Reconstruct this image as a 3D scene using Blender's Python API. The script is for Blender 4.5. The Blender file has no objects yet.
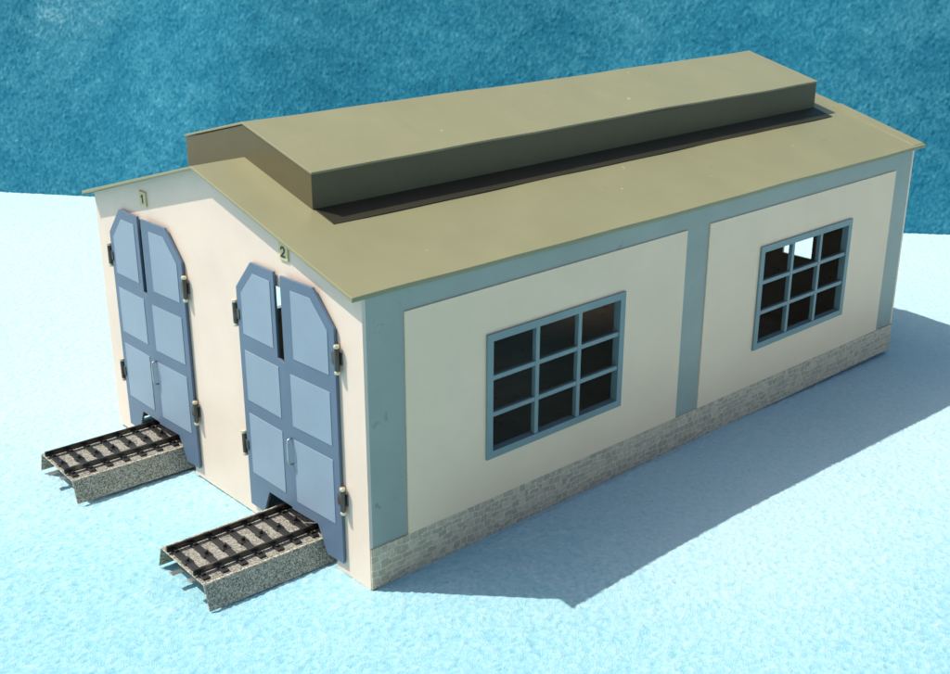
import bpy, bmesh, math, random
import numpy as np
from mathutils import Vector, Matrix
random.seed(4); rng=np.random.default_rng(7)
S=0.01                      # everything below is written in centimetres
scn=bpy.context.scene; col=scn.collection
W,L,H=19.0,35.17,10.94
OS,OF,OB,RISE=0.06,0.49,0.85,2.68

# ------------------------------------------------------------------ materials
def nt(name):
    m=bpy.data.materials.new(name); m.use_nodes=True
    n=m.node_tree.nodes; l=m.node_tree.links
    return m,n,l,n['Principled BSDF']
def coords(n,l,scale=(100,100,100),loc=(0,0,0)):
    tc=n.new('ShaderNodeTexCoord'); mp=n.new('ShaderNodeMapping')
    mp.inputs['Scale'].default_value=scale; mp.inputs['Location'].default_value=loc; l.new(tc.outputs['Object'],mp.inputs['Vector'])
    return mp.outputs['Vector']
def noise(n,l,vec,scale,detail=4,rough=.55):
    t=n.new('ShaderNodeTexNoise'); t.inputs['Scale'].default_value=scale
    t.inputs['Detail'].default_value=detail; t.inputs['Roughness'].default_value=rough
    l.new(vec,t.inputs['Vector']); return t.outputs['Fac']
def ramp(n,l,fac,stops):
    r=n.new('ShaderNodeValToRGB'); e=r.color_ramp.elements
    while len(e)<len(stops): e.new(.5)
    for i,(p,c) in enumerate(stops):
        e[i].position=p; e[i].color=(*c,1)
    l.new(fac,r.inputs['Fac']); return r.outputs['Color']
def mix(n,l,fac,a,b,mode='MIX'):
    m=n.new('ShaderNodeMix'); m.data_type='RGBA'; m.blend_type=mode
    if isinstance(fac,float): m.inputs['Factor'].default_value=fac
    else: l.new(fac,m.inputs['Factor'])
    for s,v in ((m.inputs['A'],a),(m.inputs['B'],b)):
        if isinstance(v,tuple): s.default_value=(*v,1)
        else: l.new(v,s)
    return m.outputs['Result']
def mul(c,k): return tuple(min(1,x*k) for x in c)
def tin(name,c,rough=.45,var=.12,wear=None,wear_t=.70,bump=.12,metal=0,chip=None):
    m,n,l,b=nt(name); v=coords(n,l)
    base=ramp(n,l,noise(n,l,v,.35,4,.6),[(.3,mul(c,1-var)),(.7,mul(c,1+var))])
    if wear:
        w=ramp(n,l,noise(n,l,v,1.3,7,.72),[(wear_t,(0,0,0)),(wear_t+.05,(1,1,1))])
        base=mix(n,l,w,base,wear)
    if chip:
        w=ramp(n,l,noise(n,l,v,3.1,1,.5),[(.80,(0,0,0)),(.82,(1,1,1))])
        base=mix(n,l,w,base,chip)
    l.new(base,b.inputs['Base Color'])
    b.inputs['Roughness'].default_value=rough; b.inputs['Metallic'].default_value=metal
    bp=n.new('ShaderNodeBump'); bp.inputs['Strength'].default_value=bump; bp.inputs['Distance'].default_value=.004
    h=noise(n,l,v,.22,2); l.new(h,bp.inputs['Height']); l.new(bp.outputs['Normal'],b.inputs['Normal'])
    return m
M={}
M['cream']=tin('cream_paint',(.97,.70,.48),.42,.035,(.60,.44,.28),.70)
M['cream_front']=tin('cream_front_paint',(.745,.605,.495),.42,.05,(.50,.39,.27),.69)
M['greyblue']=tin('greyblue_paint',(.335,.37,.325),.42,.08,(.25,.265,.235),.63)
M['inside']=tin('bare_inside',(.27,.225,.175),.6,.2,(.15,.1,.07),.62)
M['floor']=tin('bare_floor',(.34,.28,.215),.5,.2,(.18,.12,.08),.62)
M['roof']=tin('olive_roof_paint',(.268,.255,.138),.35,.045,(.20,.175,.09),.66,.22,0,(.5,.46,.32))
M['roof2']=tin('olive_monitor_paint',(.280,.266,.146),.35,.04,(.21,.18,.095),.68,.28,0,(.5,.46,.32))
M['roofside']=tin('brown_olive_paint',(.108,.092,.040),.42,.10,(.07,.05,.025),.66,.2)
M['shadow_strip']=tin('painted_shadow_brown',(.028,.024,.011),.5,.12,(.025,.02,.012),.66,.2)  # near-black colour standing in for the clerestory's cast shadow
M['door']=tin('door_blue',(.100,.150,.222),.4,.08,(.065,.09,.13),.65)
M['doorpanel']=tin('door_pale_blue',(.240,.310,.390),.4,.07,(.15,.2,.27),.68)
M['window']=tin('window_blue',(.20,.285,.29),.4,.10,(.13,.17,.17),.66)
M['black']=tin('black_tin',(.015,.014,.014),.45,.3,(.06,.05,.035),.70)
M['rail']=tin('blackened_rail',(.07,.064,.058),.28,.3,(.22,.19,.15),.58,.1,.8)
M['hinge']=tin('hinge_brown',(.10,.088,.075),.34,.3,(.18,.14,.09),.60,.1,.6)
M['brass']=tin('pale_metal',(.74,.64,.46),.28,.2,None,.7,.1,.6)
M['steel']=tin('dull_steel',(.55,.55,.53),.32,.1,None,.7,.1,.9)
M['plate']=tin('plate_cream',(.62,.53,.27),.4,.1,(.4,.3,.15),.72)
def stone_mat():
    m,n,l,b=nt('printed_stone'); v=coords(n,l)
    sp=n.new('ShaderNodeSeparateXYZ'); l.new(v,sp.inputs[0]); cb=n.new('ShaderNodeCombineXYZ')
    l.new(sp.outputs['Y'],cb.inputs['X']); l.new(sp.outputs['Z'],cb.inputs['Y'])
    wn=n.new('ShaderNodeTexNoise'); wn.inputs['Scale'].default_value=2.4; l.new(v,wn.inputs['Vector'])
    va=n.new('ShaderNodeVectorMath'); va.operation='MULTIPLY_ADD'; va.inputs[1].default_value=(.33,.23,0)
    l.new(wn.outputs['Color'],va.inputs[0]); l.new(cb.outputs[0],va.inputs[2])
    def brick(w,h,off):
        t=n.new('ShaderNodeTexBrick'); l.new(va.outputs[0],t.inputs['Vector']); t.inputs['Scale'].default_value=1
        t.inputs['Brick Width'].default_value=w; t.inputs['Row Height'].default_value=h; t.offset=off
        t.inputs['Mortar Size'].default_value=.024; t.inputs['Mortar Smooth'].default_value=.6; t.inputs['Bias'].default_value=-.1
        t.inputs['Color1'].default_value=(.50,.415,.305,1); t.inputs['Color2'].default_value=(.75,.60,.43,1); t.inputs['Mortar'].default_value=(.87,.68,.49,1)
        return t.outputs['Color']
    a=brick(.48,.215,.42); c=brick(.34,.29,.31)
    sel=ramp(n,l,noise(n,l,v,.9,0),[(.48,(0,0,0)),(.5,(1,1,1))])
    base=mix(n,l,sel,a,c)
    sh=ramp(n,l,noise(n,l,v,4,4,.7),[(.35,(.76,.75,.73)),(.62,(1,1,1))])
    base=mix(n,l,.7,base,sh,'MULTIPLY'); l.new(base,b.inputs['Base Color']); b.inputs['Roughness'].default_value=.5
    return m
M['stone']=stone_mat()
def ballast_mat(name,k,sc,stops):
    m,n,l,b=nt(name); v=coords(n,l)
    vo=n.new('ShaderNodeTexVoronoi'); vo.inputs['Scale'].default_value=sc; l.new(v,vo.inputs['Vector'])
    sp=n.new('ShaderNodeSeparateColor'); l.new(vo.outputs['Color'],sp.inputs[0])
    c=ramp(n,l,sp.outputs[0],stops)
    d=ramp(n,l,vo.outputs['Distance'],[(.3,(1,1,1)),(.8,(k,k,k))])
    c=mix(n,l,1.0,c,d,'MULTIPLY'); l.new(c,b.inputs['Base Color']); b.inputs['Roughness'].default_value=.5
    return m
M['ballast']=ballast_mat('printed_ballast',.6,22,[(.05,(.15,.14,.105)),(.4,(.38,.35,.27)),(.7,(.52,.475,.37)),(.95,(.68,.62,.50))])
M['bed']=ballast_mat('printed_bed',.75,22,[(.08,(.12,.115,.10)),(.5,(.27,.26,.215)),(.9,(.42,.40,.335))])
def towel_mat(name,stops,vs,lo,hi,fine_lo,bump=.6,sc=13,stretch=1.0):
    m,n,l,b=nt(name); v=coords(n,l); vf=coords(n,l,(100,100,100*stretch))
    at=n.new('ShaderNodeAttribute'); at.attribute_name='pile_and_tone'
    c=ramp(n,l,at.outputs['Fac'],stops)
    big=ramp(n,l,noise(n,l,v,vs,1,.5),[(.34,lo),(.66,hi)])
    c=mix(n,l,1.0,c,big,'MULTIPLY')
    fn=noise(n,l,vf,sc,2,.8)
    fine=ramp(n,l,fn,[(.36,fine_lo),(.58,(1,1,1))])
    c=mix(n,l,1.0,c,fine,'MULTIPLY')
    l.new(c,b.inputs['Base Color']); b.inputs['Roughness'].default_value=.9
    b.inputs['Specular IOR Level'].default_value=.1
    bp=n.new('ShaderNodeBump'); bp.inputs['Strength'].default_value=bump; bp.inputs['Distance'].default_value=.001
    l.new(fn,bp.inputs['Height']); l.new(bp.outputs['Normal'],b.inputs['Normal'])
    return m
M['towel']=towel_mat('light_towel',[(0,(.15,.44,.55)),(.35,(.345,.61,.68)),(.65,(.52,.71,.755)),(1,(.64,.78,.81))],.03,(.94,.975,.985),(1,1,1),(.80,.90,.93),.65,19)
M['back']=towel_mat('teal_towel',[(0,(.016,.155,.245)),(.35,(.034,.25,.355)),(.7,(.095,.37,.47)),(1,(.32,.60,.67))],.05,(.88,.93,.94),(1,1,1),(.62,.78,.84),.4,16,.8)

# ------------------------------------------------------------------ mesh helpers
class MB:
    def __init__(s,off=(0,0,0)): s.bm=bmesh.new(); s.off=Vector(off)
    def P(s,p): return (Vector(p)-s.off)*S
    def prism(s,poly,axis,c0,c1,xf=None):
        f={'x':lambda a,b,c:(c,a,b),'y':lambda a,b,c:(a,c,b),'z':lambda a,b,c:(a,b,c)}[axis]
        r=[]
        for c in (c0,c1):
            r.append([s.bm.verts.new(s.P(xf(Vector(f(a,b,c))) if xf else f(a,b,c))) for a,b in poly])
        k=len(poly); s.bm.faces.new(r[0]); s.bm.faces.new(r[1][::-1])
        for i in range(k):
            j=(i+1)%k; s.bm.faces.new((r[0][j],r[0][i],r[1][i],r[1][j]))
        return s
    def bent(s,poly,y0,y1,n,amp,seed,groups):
        """profile in x,z lofted along y, with small hand-bent waves; groups ties profile points that move together"""
        R=random.Random(seed); ph={g:[R.uniform(0,6.28) for _ in range(4)] for g in set(groups)}
        rings=[]
        for i in range(n+1):
            y=y0+(y1-y0)*i/n; t=y*.18; ring=[]
            for (x,z),g in zip(poly,groups):
                p=ph[g]; w=.5*math.sin(t*1.1+p[0])+.3*math.sin(t*2.9+p[1])+.2*math.sin(t*6.3+p[2])
                ring.append(s.bm.verts.new(s.P((x+amp*.4*math.sin(t*2.1+p[3]),y,z+amp*w))))
            rings.append(ring)
        k=len(poly); s.bm.faces.new(rings[0]); s.bm.faces.new(rings[-1][::-1])
        for A,B in zip(rings,rings[1:]):
            for i in range(k): s.bm.faces.new((A[(i+1)%k],A[i],B[i],B[(i+1)%k]))
        return s
    def box(s,x0,x1,y0,y1,z0,z1,xf=None):
        return s.prism([(x0,y0),(x1,y0),(x1,y1),(x0,y1)],'z',z0,z1,xf)
    def cyl(s,c,r,z0,z1,n=14,xf=None):
        return s.prism([(c[0]+r*math.cos(2*math.pi*i/n),c[1]+r*math.sin(2*math.pi*i/n)) for i in range(n)],'z',z0,z1,xf)
    def tube(s,pts,r,n=8):
        rings=[]
        for i,p in enumerate(pts):
            p=Vector(p); a=Vector(pts[max(i-1,0)]); b=Vector(pts[min(i+1,len(pts)-1)]); t=(b-a).normalized()
            u=t.orthogonal().normalized() if i==0 else (u-t*u.dot(t)).normalized()
            w=t.cross(u); rings.append([s.bm.verts.new(s.P(p+u*r*math.cos(2*math.pi*k/n)+w*r*math.sin(2*math.pi*k/n))) for k in range(n)])
        for A,B in zip(rings,rings[1:]):
            for k in range(n): s.bm.faces.new((A[k],A[(k+1)%n],B[(k+1)%n],B[k]))
        s.bm.faces.new(rings[0][::-1]); s.bm.faces.new(rings[-1]); return s
    def build(s,name,mat,parent=None,bevel=.03,label=None,inner=None,smooth=False):
        bmesh.ops.recalc_face_normals(s.bm,faces=s.bm.faces)
        me=bpy.data.meshes.new(name)
        if inner:
            for f in s.bm.faces:
                if f.normal.dot(inner[1])>.9: f.material_index=1
        if smooth:
            for f in s.bm.faces: f.smooth=len(f.verts)==4
        s.bm.to_mesh(me); s.bm.free()
        me.materials.append(M[mat])
        if inner: me.materials.append(M[inner[0]])
        o=bpy.data.objects.new(name,me); col.objects.link(o); o.parent=parent
        if bevel:
            b=o.modifiers.new('bevel','BEVEL'); b.width=bevel*S; b.segments=2; b.limit_method='ANGLE'; b.angle_limit=math.radians(40)
        if label: o['label']=label
        return o
def thing(name,loc,label,cat,group=None,rz=0):
    o=bpy.data.objects.new(name,None); col.objects.link(o); o.location=Vector(loc)*S; o.rotation_euler=(0,0,rz)
    o.empty_display_size=.02; o['label']=label; o['category']=cat
    if group: o['group']=group
    return o
def copy_tree(o,parent=None):
    c=o.copy(); col.objects.link(c); c.parent=parent
    for ch in list(o.children): copy_tree(ch,c)
    return c

# ------------------------------------------------------------------ the engine shed
O=(W/2,L/2,0)
shed=thing('toy_engine_shed',O,'cream tin toy engine shed with olive roof and two blue double doors','toy building')
T=.14
DC=(4.45,14.55)
g=MB(O); a=[(d-2.5,d+2.45) for d in DC]
xs=[0,a[0][0],a[0][1],a[1][0],a[1][1],W]
for i in (0,2,4):
    x0,x1=xs[i],xs[i+1]
    g.prism([(x0,0),(x1,0),(x1,9.3),(x0,9.3)],'y',0,T)
    g.prism([(x0,9.3),(x1,9.3),(x1+(.7 if i<4 else 0),10.1),(x0-(.7 if i>0 else 0),10.1)],'y',0,T)
g.prism([(0,10.1),(W,10.1),(W,H),(W/2,H+RISE),(0,H)],'y',0,T)
g.build('gable_wall','cream_front',shed,0,'cream gable wall with two door openings',('inside',Vector((0,1,0))))
g=MB(O); zo=(3.9,7.9)
g.prism([(0,0),(W,0),(W,zo[0]),(0,zo[0])],'y',L-T,L)
e=[0,5.15,7.0,12.0,13.85,W]
for i in (0,2,4): g.prism([(e[i],zo[0]),(e[i+1],zo[0]),(e[i+1],zo[1]),(e[i],zo[1])],'y',L-T,L)
g.prism([(0,zo[1]),(W,zo[1]),(W,H),(W/2,H+RISE),(0,H)],'y',L-T,L)
g.build('gable_wall','cream',shed,0,'plain cream gable wall at the far end',('inside',Vector((0,-1,0))))
MB(O).box(T+.01,W-T-.01,8.2,L-T-.01,.06,.14).build('floor_plate','floor',shed,0)
WIN=[(5.44,12.95),(22.15,29.7)]; ZW=(3.32,8.28); PAN=[(1.72,16.78),(18.32,33.5)]; ZP=(1.72,10.05)
def framed(mb,y0,y1,z0,z1,hy0,hy1,hz0,hz1,c0,c1):
    for q in ((y0,hy0,z0,z1),(hy1,y1,z0,z1),(hy0,hy1,z0,hz0),(hy0,hy1,hz1,z1)):
        mb.prism([(q[0],q[2]),(q[1],q[2]),(q[1],q[3]),(q[0],q[3])],'x',c0,c1)
for side in (1,-1):
    xo=W if side>0 else 0
    X=lambda d: xo+side*d           # d > 0 points outwards
    w=MB(O); ins=.2
    framed(w,T,L/2,0,H,WIN[0][0]+ins,WIN[0][1]-ins,ZW[0]+ins,ZW[1]-ins,X(0),X(-T))
    framed(w,L/2,L-T,0,H,WIN[1][0]+ins,WIN[1][1]-ins,ZW[0]+ins,ZW[1]-ins,X(0),X(-T))
    wall=w.build('side_wall','greyblue',shed,0,None,('inside',Vector((-side,0,0))))
    wall['label']='grey blue side wall with raised cream panels, '+('facing the camera' if side>0 else 'on the far side')
    for i in (0,1):
        p=MB(O); framed(p,PAN[i][0],PAN[i][1],ZP[0]-.22,ZP[1],WIN[i][0]+.2,WIN[i][1]-.2,ZW[0]+.2,ZW[1]-.2,X(-.02),X(.05))
        p.build('wall_panel','cream',wall,0)
    p=MB(O); p.prism([(0.02,0),(L-.02,0),(L-.02,1.48),(0.02,1.62)],'x',X(-.02),X(.07)); p.build('stone_plinth','stone',wall,.02)
    for i in (0,1):
        y0,y1=WIN[i]; fw=.29
        f=MB(O); framed(f,y0,y1,ZW[0],ZW[1],y0+fw,y1-fw,ZW[0]+fw,ZW[1]-fw,X(-.2),X(.14))
        fr=f.build('window','window',shed,0)
        for k in (1,2):
            yc=y0+fw+(y1-y0-2*fw)*k/3; zc=ZW[0]+fw+(ZW[1]-ZW[0]-2*fw)*k/3
            MB(O).box(min(X(-.1),X(.11)),max(X(-.1),X(.11)),yc-.1,yc+.1,ZW[0]+fw,ZW[1]-fw).build('muntin','window',fr,.02)
            MB(O).box(min(X(-.08),X(.09)),max(X(-.08),X(.09)),y0+fw,y1-fw,zc-.095,zc+.095).build('muntin','window',fr,.02)
# roof
sl=RISE/(W/2); ze=H-OS*sl+.10; za=H+RISE+.10; t=.11
r=MB(O); r.bent([(-OS-.1,ze),(W/2,za),(W+OS+.1,ze),(W+OS+.1,ze-t-.05),(W+OS,ze-t-.05),(W+OS,ze-t),(W/2,za-t),(-OS,ze-t),(-OS,ze-t-.05),(-OS-.1,ze-t-.05)],-OF,L+OB,48,.035,3,[0,1,2,2,2,2,1,0,0,0])
roof=r.build('roof','roof',shed,.025,None)
def rz(x): return za-abs(x-W/2)*sl
m_,y0,y1,zm,zr=4.377,1.77,33.75,13.93,15.03
for s in (1,-1):
    q=MB(O); x0,x1=W/2+s*4.5,W/2+s*(W/2+OS-.05)
    q.prism([(x0,rz(x0)-.03),(x1,rz(x1)-.03),(x1,rz(x1)+.07),(x0,rz(x0)+.07)],'y',L+OB-.95,L+OB+.03); q.build('roof_edge_strip','roof2',roof,.02)
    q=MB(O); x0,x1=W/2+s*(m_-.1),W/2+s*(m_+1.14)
    q.prism([(x0,rz(x0)-.03),(x1,rz(x1)-.03),(x1,rz(x1)+.05),(x0,rz(x0)+.05)],'y',y0+.1,y1-.05); q.build('clerestory_shadow_strip','shadow_strip',roof,.01)  # added dark strip, paints the shadow band along the clerestory base
c=MB(O); h=W/2
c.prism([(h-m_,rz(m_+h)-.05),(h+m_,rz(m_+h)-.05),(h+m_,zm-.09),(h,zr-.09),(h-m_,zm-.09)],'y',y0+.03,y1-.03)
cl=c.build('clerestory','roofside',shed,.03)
c=MB(O); c.bent([(h-m_-.06,zm-.02),(h,zr),(h+m_+.06,zm-.02),(h+m_+.06,zm-.11),(h,zr-.10),(h-m_-.06,zm-.11)],y0,y1,48,.04,8,[0,1,2,2,1,0]); c.build('clerestory_roof','roof2',cl,.02)
# doors
def rot_about(cx,ang):
    ca,sa=math.cos(ang),math.sin(ang)
    def f(v): dx,dy=v.x-cx,v.y+.1; return Vector((cx+ca*dx-sa*dy,-.1+sa*dx+ca*dy,v.z))
    return f
for di,d in enumerate(DC):
    for s in (-1,1):
        ang2=math.radians([.5,2.0][0 if s<0 else 1]); xf=rot_about(d+s*3.05,-ang2 if s<0 else ang2)
        inn=.045; nw=(.44 if di else .36) if s<0 else .09
        P=[(3.05,.5),(2.1,.5),(1.62,1.55),(inn,1.55),(inn,7.35),(nw,7.45),(nw,10.68),(1.95,10.68),(3.05,9.5)]
        leaf=MB(O).prism([(d+s*x,z) for x,z in P],'y',-.15,-.04,xf).build('door_leaf','door',shed,.015)
        for poly in ([(2.70,7.74),(.68,7.74),(.68,10.28),(1.82,10.28),(2.70,9.35)],[(2.70,5.07),(.42,5.07),(.42,7.10),(2.70,7.10)],[(2.70,2.0),(.42,2.0),(.42,4.53),(2.70,4.53)]):
            MB(O).prism([(d+s*x,z) for x,z in poly],'y',-.168,-.1,xf).build('door_panel','doorpanel',leaf,.008)
        if s>0:
            pts=[(d+.27,-.15,3.5),(d+.27,-.32,3.53),(d+.27,-.36,3.75),(d+.27,-.36,4.3),(d+.27,-.32,4.52),(d+.27,-.15,4.55)]
            MB(O).tube([xf(Vector(p)) for p in pts],.036).build('handle','steel',leaf,0,smooth=True)
        for zc in (8.45,3.1):
            hx=d+s*3.19
            hg=MB(O).cyl((hx,-.165),.095,zc-.40,zc+.40,18).box(min(hx,hx-s*.3),max(hx,hx-s*.3),-.187,-.160,zc-.2,zc+.2).box(min(hx,hx+s*.11),max(hx,hx+s*.11),-.06,0.01,zc-.22,zc+.22).build('hinge','hinge',shed,.012,smooth=True)
            MB(O).cyl((hx,-.165),.105,zc+.40,zc+.54,18).cyl((hx,-.165),.105,zc-.54,zc-.40,18).build('hinge_pin','brass',hg,.04,smooth=True)
    px=d+.12; pz=11.50
    pl=MB(O).box(px-.27,px+.27,-.07,.02,pz-.3,pz+.3).build('number_plate','plate',shed,.02,'small cream plate with the number %d'%(di+1))
    nm=MB(O)
    if di==0:
        nm.prism([(px-.02,pz-.18),(px+.06,pz-.18),(px+.06,pz+.18),(px+.0,pz+.18),(px-.11,pz+.08),(px-.08,pz+.03),(px-.02,pz+.07)],'y',-.085,-.06)
    else:
        pts=[(-.11,.10),(-.06,.17),(.04,.17),(.10,.09),(.07,0),(-.11,-.16),(.11,-.16)]
        for (ax,az),(bx,bz) in zip(pts,pts[1:]):
            v=Vector((bx-ax,bz-az)).normalized(); q=Vector((-v.y,v.x))*.033; v=v*.025
            nm.prism([(px+ax-v.x+q.x,pz+az-v.y+q.y),(px+ax-v.x-q.x,pz+az-v.y-q.y),(px+bx+v.x-q.x,pz+bz+v.y-q.y),(px+bx+v.x+q.x,pz+bz+v.y+q.y)],'y',-.085-.0007*(ax+az),-.06)
    nm.build('numeral','black',pl,0)

# ------------------------------------------------------------------ tracks
def make_track():
    t=thing('toy_track',(0,0,0),'','toy track','short toy tracks running into the shed doors')
    y0,y1=-4.85,7.5; zt=.92; bt,bb=1.62,1.95; th=.05; ga=1.0
    MB().prism([(-bb,.0),(-bt,zt),(bt,zt),(bb,.0),(bb-th,.0),(bt-th,zt-th),(-bt+th,zt-th),(-bb+th,.0)],'y',y0,y1).build('ballast_bed','ballast',t,.02)
    MB().box(-1.5,1.5,y0+.02,y1-.02,zt-.02,zt+.012).build('bed_plate','bed',t,0)
    for s in (-1,1):
        x=s*ga
        MB().prism([(x-.06,zt+.09),(x+.06,zt+.09),(x+.06,zt+.11),(x+.018,zt+.13),(x+.018,zt+.25),(x+.04,zt+.27),(x+.04,zt+.31),(x-.04,zt+.31),(x-.04,zt+.27),(x-.018,zt+.25),(x-.018,zt+.13),(x-.06,zt+.11)],'y',y0-.05,y1).build('rail','rail',t,.01)
    n=17; pitch=(y1-y0-.5)/(n-1)
    for i in range(n):
        yc=y0+.25+i*pitch
        q=MB().box(-1.42,1.42,yc-.13,yc+.13,zt-.01,zt+.09)
        for x in (-ga-.17,-ga+.17,ga-.17,ga+.17): q.box(x-.05,x+.05,yc-.075,yc+.075,zt+.08,zt+.16)
        q.box(-.16,.16,yc-.17,yc+.17,zt-.01,zt+.11)
        sl_=q.build('sleeper','black',t,.015)
        MB().cyl((0,yc),.075,zt+.11,zt+.25,10).build('contact_stud','rail',sl_,.02)
    MB().box(-.46,-.2,y0-.28,y0+.4,zt-.42,zt-.39).build('connecting_tongue','steel',t,.01)
    MB().box(.66,.92,y0-.18,y0+.3,zt-.2,zt-.17).build('connecting_tongue','steel',t,.01)
    return t
tr=make_track(); tr2=copy_tree(tr)
for o,x,n in ((tr,14.62,2),(tr2,4.36,1)):
    o.location=Vector((x,0,0.0))*S; o.rotation_euler.z=math.radians(-2.2)
tr['label']='short black toy track at the shed door numbered 2, nearer the camera'
tr2['label']='short black toy track at the shed door numbered 1, farther from the camera'

# ------------------------------------------------------------------ towels
E1=np.array([.7806,.6250,0]); E2=np.array([.6250,-.7806,0]); B0=np.array([-18.9,36.57,0])   # E2 points to the camera
def field(nu,nv,lu,lv,seed):
    """smooth random field, correlation length lu, lv in samples, unit variance"""
    r=np.random.default_rng(seed).standard_normal((nu,nv)); F=np.fft.rfft2(r)
    ku=np.fft.fftfreq(nu)[:,None]; kv=np.fft.rfftfreq(nv)[None,:]
    F*=np.exp(-2*(np.pi**2)*((ku*lu)**2+(kv*lv)**2)*.5)
    f=np.fft.irfft2(F,s=(nu,nv)); return f/f.std()
def grid_obj(name,pos,pile_and_tone,mat):
    nu,nv=pos.shape[:2]
    idx=np.arange(nu*nv).reshape(nu,nv)
    quads=np.stack([idx[:-1,:-1],idx[1:,:-1],idx[1:,1:],idx[:-1,1:]],-1).reshape(-1,4)
    if name.startswith('ground'): quads=quads[:,::-1]
    V=pos.reshape(-1,3); A=pile_and_tone.reshape(-1)
    nq=len(quads); loops=quads.reshape(-1); starts=np.arange(nq)*4
    me=bpy.data.meshes.new(name)
    me.vertices.add(len(V)); me.vertices.foreach_set('co',(V*S).astype(np.float32).ravel())
    me.loops.add(len(loops)); me.loops.foreach_set('vertex_index',loops.astype(np.int32))
    me.polygons.add(len(starts)); me.polygons.foreach_set('loop_start',starts.astype(np.int32))
    me.polygons.foreach_set('use_smooth',np.ones(len(starts),bool))
    me.update(calc_edges=True)
    at=me.attributes.new('pile_and_tone','FLOAT','POINT'); at.data.foreach_set('value',A.astype(np.float32))
    me.materials.append(M[mat]); me.validate()
    o=bpy.data.objects.new(name,me); col.objects.link(o); return o
us=np.concatenate([np.linspace(-130,-48,120)[:-1],np.arange(-48,50,.075),np.linspace(50,130,120)])
vs=np.concatenate([np.arange(-4,66,.075),np.linspace(66.2,130,100)])
nu,nv=len(us),len(vs)
f0=field(nu,nv,.65,.65,21); f1=field(nu,nv,1.0,1.0,1); f4=field(nu,nv,90,90,6)
hf=f0*.011+f1*.004
z=hf+field(nu,nv,140,140,3)*.08-.07
pos=B0+us[:,None,None]*E1+vs[None,:,None]*E2+np.zeros((nu,nv,3))
ins=(pos[...,0]>-.3)&(pos[...,0]<W+.3)&(pos[...,1]>-.3)&(pos[...,1]<L+.3)
z=np.where(ins,np.minimum(z,0.03),z); pos[...,2]=z
# the front part of the towel is coloured darker and bluer
front_tone=1/(1+np.exp(-(vs[None,:]-49+f4*2.5)/3.5))
pile_and_tone=np.clip(.74+f0*.07+f1*.035-.42*front_tone,0,1)
gt=grid_obj('ground_towel',pos,pile_and_tone,'towel')
gt['kind']='structure'; gt['label']='pale blue terry towel spread flat under the toy shed'; gt['category']='towel'
us=np.concatenate([np.linspace(-120,-46,100)[:-1],np.arange(-46,48,.085),np.linspace(48,120,100)])
hs=np.concatenate([np.arange(-.3,30,.085),np.linspace(30.2,60,80)])
nu,nv=len(us),len(hs)
g1=field(nu,nv,.9,1.1,11); g2=field(nu,nv,6,5,12); g4=field(nu,nv,18,50,15); g5=field(nu,nv,45,16,16); g7=field(nu,nv,40,30,19)
fine=g1*.009+g2*.006+g5*.010
fold=field(nu,nv,110,220,13)*.7
hh=np.clip(hs,0,None)[None,:]
off=-.20*hh-.0012*hh**2+fold*np.clip(hh/12,0.1,1)+fine
pos=B0+us[:,None,None]*E1+off[...,None]*E2+np.zeros((nu,nv,3)); pos[...,2]=hs[None,:]
# sunlit folds painted as soft paler streaks, upper left; softer pale patches along top
pale_add=np.exp(-((us[:,None]+31)/9)**2-((hs[None,:]-15)/6.5)**2)*np.clip(g4*.6+.8,0,1.6)*.20
pale_add+=np.exp(-((us[:,None]+20)/7)**2-((hs[None,:]-18)/5)**2)*np.clip(g4*.6+.8,0,1.6)*.18
pale_add+=np.exp(-((us[:,None]-33)/10)**2-((hs[None,:]-18)/6)**2)*np.clip(g5+.7,0,2)*.12
pale_add+=(1/(1+np.exp(-(hs[None,:]-14)/2.5)))*np.clip(g5+.4,0,2)*.08
pile_and_tone=np.clip(.38+g1*.10+g2*.05+g7*.05+pale_add,0,1)
bt=grid_obj('backdrop_towel',pos,pile_and_tone,'back')
bt['kind']='structure'; bt['label']='dark teal plush towel hung upright behind the toy shed'; bt['category']='towel'

# ------------------------------------------------------------------ light and camera
d=Vector((5.42,4.91,-10.93))
sun=bpy.data.lights.new('Sun','SUN'); sun.energy=5.0; sun.angle=math.radians(.5); sun.color=(1,.955,.87)
so=bpy.data.objects.new('Sun',sun); col.objects.link(so); so.rotation_euler=d.to_track_quat('-Z','Y').to_euler(); so.location=(-.5,-.5,1.2)
wd=bpy.data.worlds.new('World'); scn.world=wd; wd.use_nodes=True
sk=wd.node_tree.nodes.new('ShaderNodeTexSky'); sk.sky_type='NISHITA'; sk.sun_disc=False
sk.sun_elevation=math.radians(56.2); sk.sun_rotation=math.radians(227.8); sk.dust_density=3; sk.ozone_density=.45
bg=wd.node_tree.nodes['Background']; bg.inputs['Strength'].default_value=.14
wd.node_tree.links.new(sk.outputs[0],bg.inputs['Color'])
cx,cy,cz,yaw,pit,rol,f=47.98944,-21.50689,23.15007,-0.83122,0.36118,0.00222,1181.93
fw=Vector((math.sin(yaw)*math.cos(pit),math.cos(yaw)*math.cos(pit),-math.sin(pit))); r_=Vector((math.cos(yaw),-math.sin(yaw),0)); u_=r_.cross(fw)
r2=math.cos(rol)*r_+math.sin(rol)*u_; u2=-math.sin(rol)*r_+math.cos(rol)*u_
cd=bpy.data.cameras.new('Camera'); cd.sensor_width=36; cd.lens=36*f/950; cd.clip_start=.01; cd.clip_end=50
co=bpy.data.objects.new('Camera',cd); col.objects.link(co)
mw=Matrix((r2,u2,-fw)).transposed().to_4x4(); mw.translation=Vector((cx,cy,cz))*S; co.matrix_world=mw
scn.camera=co
scn.view_settings.view_transform='Standard'; scn.view_settings.look='None'; scn.view_settings.exposure=0
